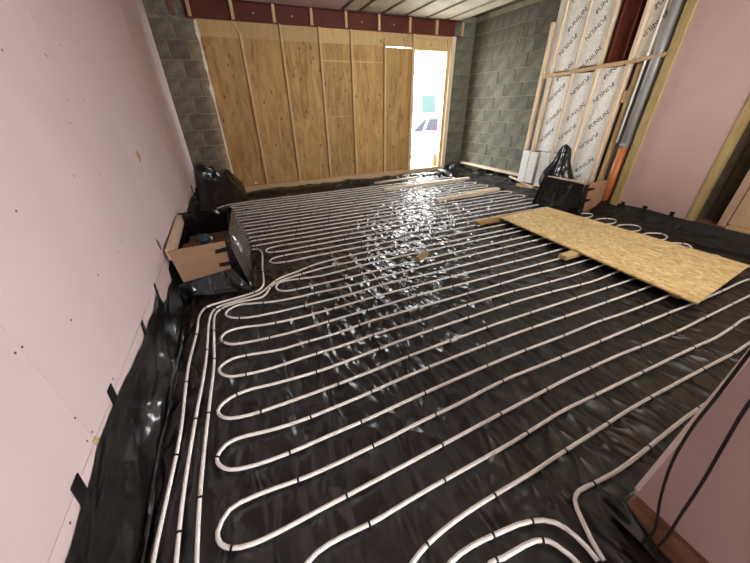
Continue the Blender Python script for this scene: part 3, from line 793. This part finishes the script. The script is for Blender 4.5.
def close(a, b, xe):
    """finish run a to the right, loop, come back along run b right to left"""
    A = go(a)[-1]; B = go(b)
    pts = []
    if A.x < xe-0.8: pts.append(V((A.x+xe)/2-0.2, A.y*0.6+0.4*A.y))
    pts += right_loop(A.y, B[-1].y, xe)
    if B[-1].x < xe-0.8: pts.append(V((B[-1].x+xe)/2-0.2, B[-1].y))
    return pts + B[::-1]
pairs = [('L3','U1t',4.62),('U1b','U2t',4.66),('U2b','U3t',4.66),('U3b','U4t',4.62),('U4b','U5t',4.50),('U5b','U6t',4.42),('U6b','U7t',4.40),('U7b','R8',4.40)]
for i, (a, b, xe) in enumerate(pairs):
    if i > 0: seq += go(a)
    seq += close(a, b, xe)
seq += [V(-0.20, 0.33), V(-0.31, 0.10), V(-0.33, -0.3), V(-0.33, -2.6)]
under_osb = None
circuit(seq, 'white heating pipe looping across the floor nearest the camera, clipped down', 0.40, 3)

# --- rear serpentine: second lead, loops to the back, returning by the outer lead
L2 = [(176,563),(183.3,495.5),(196.6,412.8),(203,380),(206.6,354.6),(209.6,319),(212.8,311),(219,306.5),(240,299.7),(259,293.6),(267,288),(275,281),(283,276.8),(296,272),(312,265.6),(331,260)]
L1 = [(153,563),(166.4,499.7),(180,435.5),(188.3,367),(197,331.5),(199.5,315.5),(205.7,307.5),(219,302.8),(248,294.4),(259,290),(263,285.6),(262.4,268),(261.6,252.5),(258,249.3),(249.6,249.5)]
seq = [V(-0.50, -2.6), V(-0.50, -0.6), V(-0.51, 0.2)] + [fz(p) for p in L2]
N = 20; Y0 = 2.90; Y1 = 5.80
ys = [Y0+(Y1-Y0)*i/(N-1) for i in range(N)]
left_turn = {1: 0.11, 3: 0.10}
for i in range(N-1):
    if i % 2 == 0:   # heading right then loop back
        xe = 4.58 - max(0, ys[i]-4.6)*0.15
        if i > 0: seq += [V(1.2, ys[i]+0.01*nz(i, 1, 0)), V(2.6, ys[i]+0.015*nz(i, 2, 0))]
        else: seq += [V(1.6, 2.905), V(2.8, 2.90)]
        seq += right_loop_up if False else []
        r = (ys[i+1]-ys[i])/2; c = (ys[i+1]+ys[i])/2
        seq += [V(xe-0.3, ys[i]), V(xe-0.08, ys[i]-0.012), V(xe+0.01, c-r*0.7), V(xe+0.03, c), V(xe+0.01, c+r*0.7), V(xe-0.08, ys[i+1]+0.012), V(xe-0.3, ys[i+1]),
                V(2.8, ys[i+1]+0.015*nz(i, 3, 0)), V(1.3, ys[i+1]+0.01*nz(i, 4, 0))]
    else:
        xl = left_turn.get(i, -0.16 if ys[i] < 4.0 else -0.24)
        r = (ys[i+1]-ys[i])/2; c = (ys[i+1]+ys[i])/2
        seq += [V(xl+0.45, ys[i]), V(xl+0.16, ys[i]-0.010), V(xl+0.03, c-r*0.75), V(xl, c), V(xl+0.03, c+r*0.75), V(xl+0.16, ys[i+1]+0.012), V(xl+0.45, ys[i+1])]
seq += [V(0.3, 5.80), V(-0.1, 5.78), V(-0.33, 5.72), V(-0.44, 5.60), V(-0.46, 5.40), V(-0.40, 4.9), V(-0.36, 4.3), V(-0.30, 3.92), V(-0.18, 3.70)]
seq += [fz(p) for p in L1[::-1]]
seq += [V(-0.59, 0.2), V(-0.59, -0.6), V(-0.59, -2.6)]
circuit(seq, 'white heating pipe looping over the far half of the floor towards the plywood', 0.46, 5)

# --- pipes by the wall end near the camera
R9 = [(413,562),(543.7,465),(595,431.7),(629,409.6),(650,397.6),(717.7,361.4),(736,352),(747,344.5)]
R10 = [(605,563),(582,520),(575,501),(579,491),(593.6,483.6),(620,469),(673.8,427),(692.5,412.8)]
seq = [V(-0.20, -2.6), V(-0.18, -0.6), V(0.06, 0.16)] + [fz(p) for p in R9]
seq += [V(3.6, 0.40), V(4.2, 0.40), V(4.34, 0.37), V(4.37, 0.32), V(4.34, 0.27), V(4.2, 0.245), V(3.0, 0.25)] + [fz(p) for p in R10[::-1]]
seq += [V(0.90, -0.15), V(0.90, -0.6), V(0.90, -2.6)]
circuit(seq, 'white heating pipe bending sharply beside the pink wall end near the camera', 0.38, 8)
f_ = [(451,562),(502.7,531),(532,520.8),(555.5,522.6),(576,536.4),(599.5,563)]
seq = [V(0.0, -2.6), V(0.0, -0.6), V(0.05, 0.02), V(0.23, 0.20)] + [fz(p) for p in f_] + [V(0.83, -0.12), V(0.82, -0.6), V(0.82, -2.6)]
circuit(seq, 'outer of two arched white pipes at the bottom edge of the photo', 0.22, 9)
g_ = [(491,563),(502.7,558),(535,540.8),(549.6,541.4),(564,551),(577.5,563)]
seq = [V(0.15, -2.6), V(0.15, -0.6), V(0.20, -0.05), V(0.38, 0.155)] + [fz(p) for p in g_] + [V(0.74, -0.12), V(0.73, -0.6), V(0.73, -2.6)]
circuit(seq, 'inner of two arched white pipes at the bottom edge of the photo', 0.22, 10)

# ================================================================== BOARDS AND BATTENS LYING ON THE PIPES
PT = PZ+PR+0.001
def batten(a, b, w, t, label, m='timber_y', z=PT):
    A = Vector((a[0], a[1], z+t/2)); B = Vector((b[0], b[1], z+t/2))
    o = bar('timber_batten', A, B, w, t, m, None, (0, 0, 1), 0.003)
    tag(o, label, 'batten', 'timber battens on the floor'); return o
batten((2.60, 5.98), (3.70, 6.08), 0.06, 0.03, 'pale batten lying nearest the doorway threshold', 'pale_timber')
batten((2.50, 5.34), (4.62, 5.42), 0.07, 0.045, 'longest pale batten lying on the pipes in front of the doorway', 'pale_timber')
batten((2.97, 4.24), (4.44, 4.36), 0.085, 0.05, 'pale batten lying alone between the chipboard sheet and the long batten', 'pale_timber')
OT = 0.045
batten((2.82, 3.03), (3.95, 3.06), 0.085, OT, 'brown batten sticking out under the far corner of the chipboard sheet', 'plywood')
batten((2.92, 1.81), (4.1, 1.84), 0.09, OT, 'timber block poking out under the long edge of the chipboard sheet', 'timber')
batten((3.10, 0.915), (4.0, 0.92), 0.075, OT, 'timber block tucked under the near corner of the chipboard sheet', 'brown_board')
bl = batten((1.53, 2.42), (1.71, 2.52), 0.055, 0.05, 'small olive timber offcut lying by itself on the pipes mid floor', 'olive_timber')
c1 = Vector((5.14, 4.78, 0.15)); c2 = Vector((4.93, 3.98, 0.11))
o = bar('timber_batten', c1, c2, 0.05, 0.03, 'pale_timber', None); tag(o, 'short pale batten on loose polythene at the foot of the insulation', 'batten', 'timber battens on the floor')

zb = PT+OT; zt = zb+0.018
cor = [onz((500,217), zt), onz((548,207), zt), onz((750,265), zt), onz((698,303), zt)]
cen = sum(cor, Vector())/4
bm = bmesh.new()
lo = [bm.verts.new((p.x-cen.x, p.y-cen.y, -0.009)) for p in cor]; hi = [bm.verts.new((p.x-cen.x, p.y-cen.y, 0.009)) for p in cor]
bm.faces.new(hi); bm.faces.new(lo[::-1])
for i in range(4): bm.faces.new((lo[i], lo[(i+1) % 4], hi[(i+1) % 4], hi[i]))
bmesh.ops.bevel(bm, geom=bm.edges[:], offset=0.0015, segments=1, affect='EDGES')
osb = bmobj('strand_board', bm, 'osb'); osb.location = (cen.x, cen.y, zb+0.009)
tag(osb, 'large yellow oriented strand board sheet laid over the pipes', 'board')
for (f0, f1, f2) in ((0.30, 0.12, 0.40), (0.30, 0.46, 0.60), (0.34, 0.63, 0.80), (0.22, 0.3, 0.42), (0.26, 0.70, 0.78)):
    A = cor[1].lerp(cor[2], f1).lerp(cor[0].lerp(cor[3], f1), f0)-cen; B = cor[1].lerp(cor[2], f2).lerp(cor[0].lerp(cor[3], f2), f0)-cen
    n_ = Vector((0.0035, 0, 0))
    o = meshobj('printed_line', [A-n_+Vector((0,0,.0095)), A+n_+Vector((0,0,.0095)), B+n_+Vector((0,0,.0095)), B-n_+Vector((0,0,.0095))], [(0,1,2,3)], 'dirty_timber', osb)
    for v in o.data.vertices: v.co.z = 0.0095

# ================================================================== BOXED OPENINGS WRAPPED IN POLYTHENE
def crumple(name, quad, n, m, amp, seed, matn, parent, bulge=0.0):
    """crumpled sheet over four corners (bl, br, tr, tl)"""
    a, b, c, d = [Vector(p) for p in quad]
    nor = (b-a).cross(d-a).normalized()
    U, W = np.meshgrid(np.linspace(0, 1, n), np.linspace(0, 1, m))
    L1_, L2_ = (b-a).length, (d-a).length
    R = ridged(U*L1_*5+seed, W*L2_*3, seed)*0.7+ridged(U*L1_*11, W*L2_*6+seed, seed+1)*0.3
    off = amp*(R-0.5)*np.clip(np.minimum.reduce([U, 1-U, W, 1-W])*8, 0.25, 1)+bulge*np.sin(np.pi*W)*np.sin(np.pi*U)
    P = [(a[k]*(1-U)+b[k]*U)*(1-W)+(d[k]*(1-U)+c[k]*U)*W+nor[k]*off for k in range(3)]
    return under(grid_mesh(name, P[0], P[1], P[2], matn), parent)

lb = empty('boxed_opening', (-0.42, 3.2, 0.0), 'open topped floor box of brown ply wrapped in black polythene by the left wall', 'box')
FY, BY, X0, X1, TZ = 2.76, 3.78, -0.69, -0.21, 0.45
wbox('back_panel', (X0, BY-0.018, 0.02), (-0.17, BY, TZ+0.02), 'black_plastic', lb)
wbox('right_panel', (X1, FY+0.02, 0.02), (X1+0.018, BY, TZ), 'black_plastic', lb)
fp = meshobj('front_panel', [(-0.645, FY, 0.13), (-0.225, FY, 0.185), (-0.205, FY, TZ+0.005), (-0.675, FY, TZ-0.005),
     (-0.645, FY+0.018, 0.13), (-0.225, FY+0.018, 0.185), (-0.205, FY+0.018, TZ+0.005), (-0.675, FY+0.018, TZ-0.005)],
     [(0,1,2,3),(7,6,5,4),(0,4,5,1),(1,5,6,2),(2,6,7,3),(3,7,4,0)], 'brown_board'); under(fp, lb)
o = bar('side_timber', (X0+0.02, FY+0.02, TZ-0.045), (X0+0.005, BY-0.02, TZ-0.03), 0.045, 0.10, 'pale_timber', None); under(o, lb)
wbox('inner_fill', (X0+0.04, FY+0.02, 0.02), (X1, BY-0.02, 0.22), 'soil', lb)
wbox('inner_board', (X0+0.04, FY+0.1, 0.2), (X0+0.30, FY+0.55, 0.30), 'dirty_timber', lb)
crumple('wrap', [(-0.72, FY-0.03, 0.01), (-0.10, FY-0.13, 0.0), (-0.20, FY-0.012, 0.20), (-0.70, FY-0.012, 0.14)], 50, 20, 0.04, 3, 'polythene_wrap', lb)
crumple('wrap', [(-0.115, FY-0.13, 0.0), (-0.02, BY-0.05, 0.0), (-0.15, BY-0.04, TZ+0.03), (-0.215, FY-0.012, TZ+0.012)], 60, 30, 0.035, 5, 'polythene_wrap', lb, 0.03)
crumple('wrap', [(-0.25, FY-0.010, 0.13), (-0.112, FY-0.13, 0.0), (-0.208, FY-0.02, TZ+0.012), (-0.235, FY-0.006, TZ+0.01)], 16, 30, 0.012, 6, 'polythene_wrap', lb)
crumple('wrap', [(-0.03, BY-0.05, 0.0), (-0.70, BY+0.1, 0.0), (-0.70, BY+0.01, TZ+0.03), (-0.15, BY-0.02, TZ+0.03)], 40, 20, 0.03, 7, 'polythene_wrap', lb)
crumple('wrap', [(-0.23, FY+0.03, 0.22), (-0.21, BY-0.03, 0.22), (-0.17, BY-0.03, TZ+0.03), (-0.215, FY+0.0, TZ+0.012)], 40, 16, 0.03, 8, 'polythene_wrap', lb)
crumple('wrap', [(-0.66, BY-0.03, 0.22), (-0.2, BY-0.03, 0.22), (-0.15, BY-0.03, TZ+0.035), (-0.68, BY-0.03, TZ+0.03)], 40, 16, 0.03, 9, 'polythene_wrap', lb)
for zc, sl in ((0.385, 0.012), (0.245, 0.0)):
    o = meshobj('tape_strip', [(-0.335, FY-0.004, zc-0.018-sl), (-0.22, FY-0.006, zc-0.022), (-0.22, FY-0.006, zc+0.022), (-0.33, FY-0.004, zc+0.016-sl)], [(0,1,2,3)], 'black_plastic')
    o.modifiers.new('thick', 'SOLIDIFY').thickness = 0.003; subpart(under(o, lb), fp)
# blue capped tool on the panel edge
bt = empty('blue_tape_measure', (-0.39, FY+0.03, TZ), 'dark blue rounded tool resting on the brown panel of the floor box', 'tool')
bm = bmesh.new(); bmesh.ops.create_cube(bm, size=1.0)
for v in bm.verts: v.co = Vector((v.co.x*0.115, v.co.y*0.07, v.co.z*0.085))
bmesh.ops.bevel(bm, geom=bm.edges[:], offset=0.024, segments=3, affect='EDGES')
b1 = bmobj('case', bm, 'blue_plastic', bt, True); b1.location = (-0.005, 0, 0.043)
bm = bmesh.new(); bmesh.ops.create_cone(bm, cap_ends=True, segments=16, radius1=0.018, radius2=0.015, depth=0.02)
b2 = bmobj('button', bm, 'grey_plastic', bt, True); b2.rotation_euler = (0, math.pi/2, 0.2); b2.location = (0.058, -0.005, 0.045)
bm = bmesh.new(); bmesh.ops.create_cube(bm, size=1.0)
for v in bm.verts: v.co = Vector((v.co.x*0.05, v.co.y*0.012, v.co.z*0.07))
bmesh.ops.bevel(bm, geom=bm.edges[:], offset=0.004, segments=1, affect='EDGES')
b3 = bmobj('belt_clip', bm, 'black_plastic', bt); b3.location = (-0.01, 0.040, 0.04)

rb = empty('boxed_opening', (4.66, 3.1, 0.0), 'floor box wrapped in black polythene below the insulation boards', 'box')
RX, RY0, RY1, RT = 4.42, 2.76, 3.42, 0.44
wbox('left_panel', (RX+0.01, RY0+0.02, 0.02), (RX+0.03, RY1, RT), 'black_plastic', rb)
wbox('back_panel', (RX+0.01, RY1-0.02, 0.02), (XR-0.02, RY1, RT), 'black_plastic', rb)
fp = meshobj('side_panel', [(4.50, RY0, 0.03), (4.93, RY0, 0.10), (4.93, RY0, RT+0.02), (4.52, RY0, RT+0.01),
      (4.50, RY0+0.02, 0.03), (4.93, RY0+0.02, 0.10), (4.93, RY0+0.02, RT+0.02), (4.52, RY0+0.02, RT+0.01)],
      [(0,1,2,3),(7,6,5,4),(0,4,5,1),(1,5,6,2),(2,6,7,3),(3,7,4,0)], 'brown_board'); under(fp, rb)
o = bar('top_rail', (RX+0.02, RY1-0.05, RT+0.012), (RX+0.035, RY0+0.05, RT+0.025), 0.03, 0.022, 'pale_timber', None); under(o, rb)
crumple('wrap', [(RX-0.05, RY1+0.02, 0.0), (RX-0.05, RY0-0.01, 0.0), (RX+0.0, RY0, RT+0.01), (RX+0.0, RY1, RT+0.012)], 50, 30, 0.03, 21, 'polythene_wrap', rb)
crumple('wrap', [(RX-0.05, RY0-0.02, 0.0), (4.56, RY0-0.01, 0.0), (4.52, RY0-0.006, RT), (RX+0.0, RY0-0.006, RT+0.01)], 20, 30, 0.02, 22, 'polythene_wrap', rb)
crumple('wrap', [(RX+0.3, RY1+0.10, 0.0), (RX-0.05, RY1+0.06, 0.0), (RX, RY1+0.01, RT+0.02), (RX+0.3, RY1+0.02, RT+0.02)], 24, 30, 0.03, 23, 'polythene_wrap', rb)
crumple('wrap', [(RX+0.03, RY1-0.03, 0.2), (RX+0.03, RY0+0.03, 0.2), (RX+0.02, RY0+0.03, RT), (RX+0.02, RY1-0.03, RT)][::-1], 24, 14, 0.02, 24, 'polythene_wrap', rb)
wbox('inner_fill', (RX+0.03, RY0+0.02, 0.0), (XR-0.03, RY1-0.02, 0.22), 'soil', rb)
for zc in (0.36, 0.2):
    o = meshobj('tape_strip', [(4.52, RY0-0.006, zc-0.02), (4.66, RY0-0.006, zc-0.005), (4.66, RY0-0.006, zc+0.02), (4.52, RY0-0.006, zc+0.03)], [(0,1,2,3)], 'black_plastic')
    o.modifiers.new('thick', 'SOLIDIFY').thickness = 0.003; subpart(under(o, rb), fp)
# tied black bag behind it
bg = empty('black_plastic_bundle', (4.70, 3.40, 0.2), 'pointed bundle of black polythene standing behind the wrapped floor box', 'polythene')
vs = []; fs = []
n = 40; m = 26
for i in range(m):
    t = i/(m-1); z = 0.20+0.70*t
    r = 0.27*(1-t)**0.62*(0.9+0.18*math.sin(t*7))+0.004
    for k in range(n):
        a = 2*math.pi*k/n
        rr = r*(1+0.55*nz(math.cos(a)*1.8+3, math.sin(a)*1.8, t*1.2)+0.38*nz(math.cos(a)*4.5, math.sin(a)*4.5, t*2.5+4))
        vs.append((4.70+0.05*math.sin(t*2)-0.06*t+rr*0.75*math.cos(a), 3.42-0.02*t+rr*math.sin(a)*1.0, z))
for i in range(m-1):
    for k in range(n): fs.append((i*n+k, i*n+(k+1) % n, (i+1)*n+(k+1) % n, (i+1)*n+k))
fs.append(tuple(range((m-1)*n, m*n))); fs.append(tuple(range(n-1, -1, -1)))
o = meshobj('sheet', vs, fs, 'polythene_wrap', None, True); under(o, bg)

# ================================================================== CABLES BY THE NEAR WALL END
for j, (pp, lab) in enumerate((([(748,355),(717,396),(692.5,427),(672,462.5),(661,495.6),(653,533)], 'curved black cable hanging on the near pink wall, closer to its far edge'),
                               ([(750,402),(725.6,441.8),(703,481),(680,516),(663.5,541)], 'straighter black cable hanging on the near pink wall, closer to the camera'))):
    pts = [onx(p, 1.10) for p in pp]
    d = pts[0]-pts[1]
    pts = [Vector((1.14, pts[0].y+0.02, ZC)), Vector((1.13, pts[0].y+0.02, 1.8)), pts[0]+Vector((0.0, 0.004, 0.25))]+pts+[pts[-1]+Vector((-0.02, 0.0, -0.06))]
    o = tube('hanging_cable', catmull(pts, 0.02), 0.0042, 'cable', None, 8)
    tag(o, lab, 'cable', 'black cables on the near wall')

# ================================================================== OUTSIDE THE DOORWAY
og = box('ground_outside', (-12, 6.95, -0.45), (30, 40, -0.35), 'paving'); tag(og, 'bright paved ground outside the doorway', kind='structure')
car = empty('parked_car', (6.6, 10.5, -0.35), 'pale parked car seen through the open doorway', 'car')
def extr(name, prof, y0, y1, m, parent, bev=0.0):
    bm = bmesh.new()
    A = [bm.verts.new((x, y0, z)) for x, z in prof]; B = [bm.verts.new((x, y1, z)) for x, z in prof]
    bm.faces.new(A); bm.faces.new(B[::-1])
    for i in range(len(prof)): bm.faces.new((A[i], B[i], B[(i+1) % len(prof)], A[(i+1) % len(prof)]))
    if bev: bmesh.ops.bevel(bm, geom=bm.edges[:], offset=bev, segments=2, affect='EDGES')
    o = bmobj(name, bm, m, None); return under(o, parent)
cx = 4.9
prof = [(cx, -0.12), (cx+0.02, 0.35), (cx+0.12, 0.50), (cx+1.05, 0.60), (cx+1.75, 1.08), (cx+2.9, 1.10), (cx+3.65, 0.62), (cx+3.95, 0.56), (cx+4.0, -0.12)]
extr('body', prof, 10.5, 12.2, 'car_paint', car, 0.05)
def win(x0, x1, x2, x3, z0, z1, name='window', m='car_glass', y=10.495):
    return extr(name, [(x0, z0), (x1, z0), (x2, z1), (x3, z1)], y, y+0.02, m, car)
win(cx+1.20, cx+1.62, cx+1.78, cx+1.66, 0.62, 1.0); win(cx+1.70, cx+2.42, cx+2.42, cx+1.86, 0.62, 1.02)
win(cx+2.50, cx+3.40, cx+2.85, cx+2.50, 0.62, 1.02)
extr('trim_strip', [(cx+0.4, 0.80-0.36), (cx+3.8, 0.44), (cx+3.8, 0.47), (cx+0.4, 0.47)], 10.49, 10.5, 'silver', car)
extr('side_lamp', [(cx+2.12, 0.66), (cx+2.28, 0.66), (cx+2.22, 0.78), (cx+2.14, 0.76)], 10.485, 10.497, 'lamp_magenta', car)
for x in (cx+0.8, cx+3.2):
    bm = bmesh.new(); bmesh.ops.create_cone(bm, cap_ends=True, segments=24, radius1=0.30, radius2=0.30, depth=0.22)
    w_ = bmobj('wheel', bm, 'tyre', None); w_.rotation_euler = (math.pi/2, 0, 0); w_.location = (x, 10.60, -0.05); under(w_, car)
    bm = bmesh.new(); bmesh.ops.create_cone(bm, cap_ends=True, segments=24, radius1=0.18, radius2=0.16, depth=0.02)
    h_ = bmobj('hub', bm, 'silver', None); h_.rotation_euler = (math.pi/2, 0, 0); h_.location = (x, 10.485, -0.05); under(h_, car); h_.parent = w_; h_.rotation_euler = (0, 0, 0); h_.location = (0, 0, 0.115)
van = empty('parked_van', (9.0, 13.6, -0.35), 'white van with a green tinted window parked behind the car', 'van')
vp = [(6.4, -0.1), (6.4, 2.15), (6.55, 2.3), (10.1, 2.3), (10.9, 1.35), (11.6, 1.15), (11.7, -0.1)]
def vx(name, pr, y0, y1, m, bev=0.0): return extr(name, pr, y0, y1, m, van, bev)
vx('body', vp, 13.5, 15.4, 'car_paint', 0.08)
vx('window', [(8.28, 1.12), (9.05, 1.14), (8.98, 1.82), (8.26, 1.84)], 13.48, 13.52, 'van_glass', 0.02)
vx('window', [(7.55, 1.12), (7.85, 1.12), (7.85, 1.82), (7.55, 1.82)], 13.48, 13.52, 'van_glass', 0.02)
for x in (7.3, 10.7):
    bm = bmesh.new(); bmesh.ops.create_cone(bm, cap_ends=True, segments=24, radius1=0.34, radius2=0.34, depth=0.24)
    w_ = bmobj('wheel', bm, 'tyre', None); w_.rotation_euler = (math.pi/2, 0, 0); w_.location = (x, 13.6, -0.01); under(w_, van)
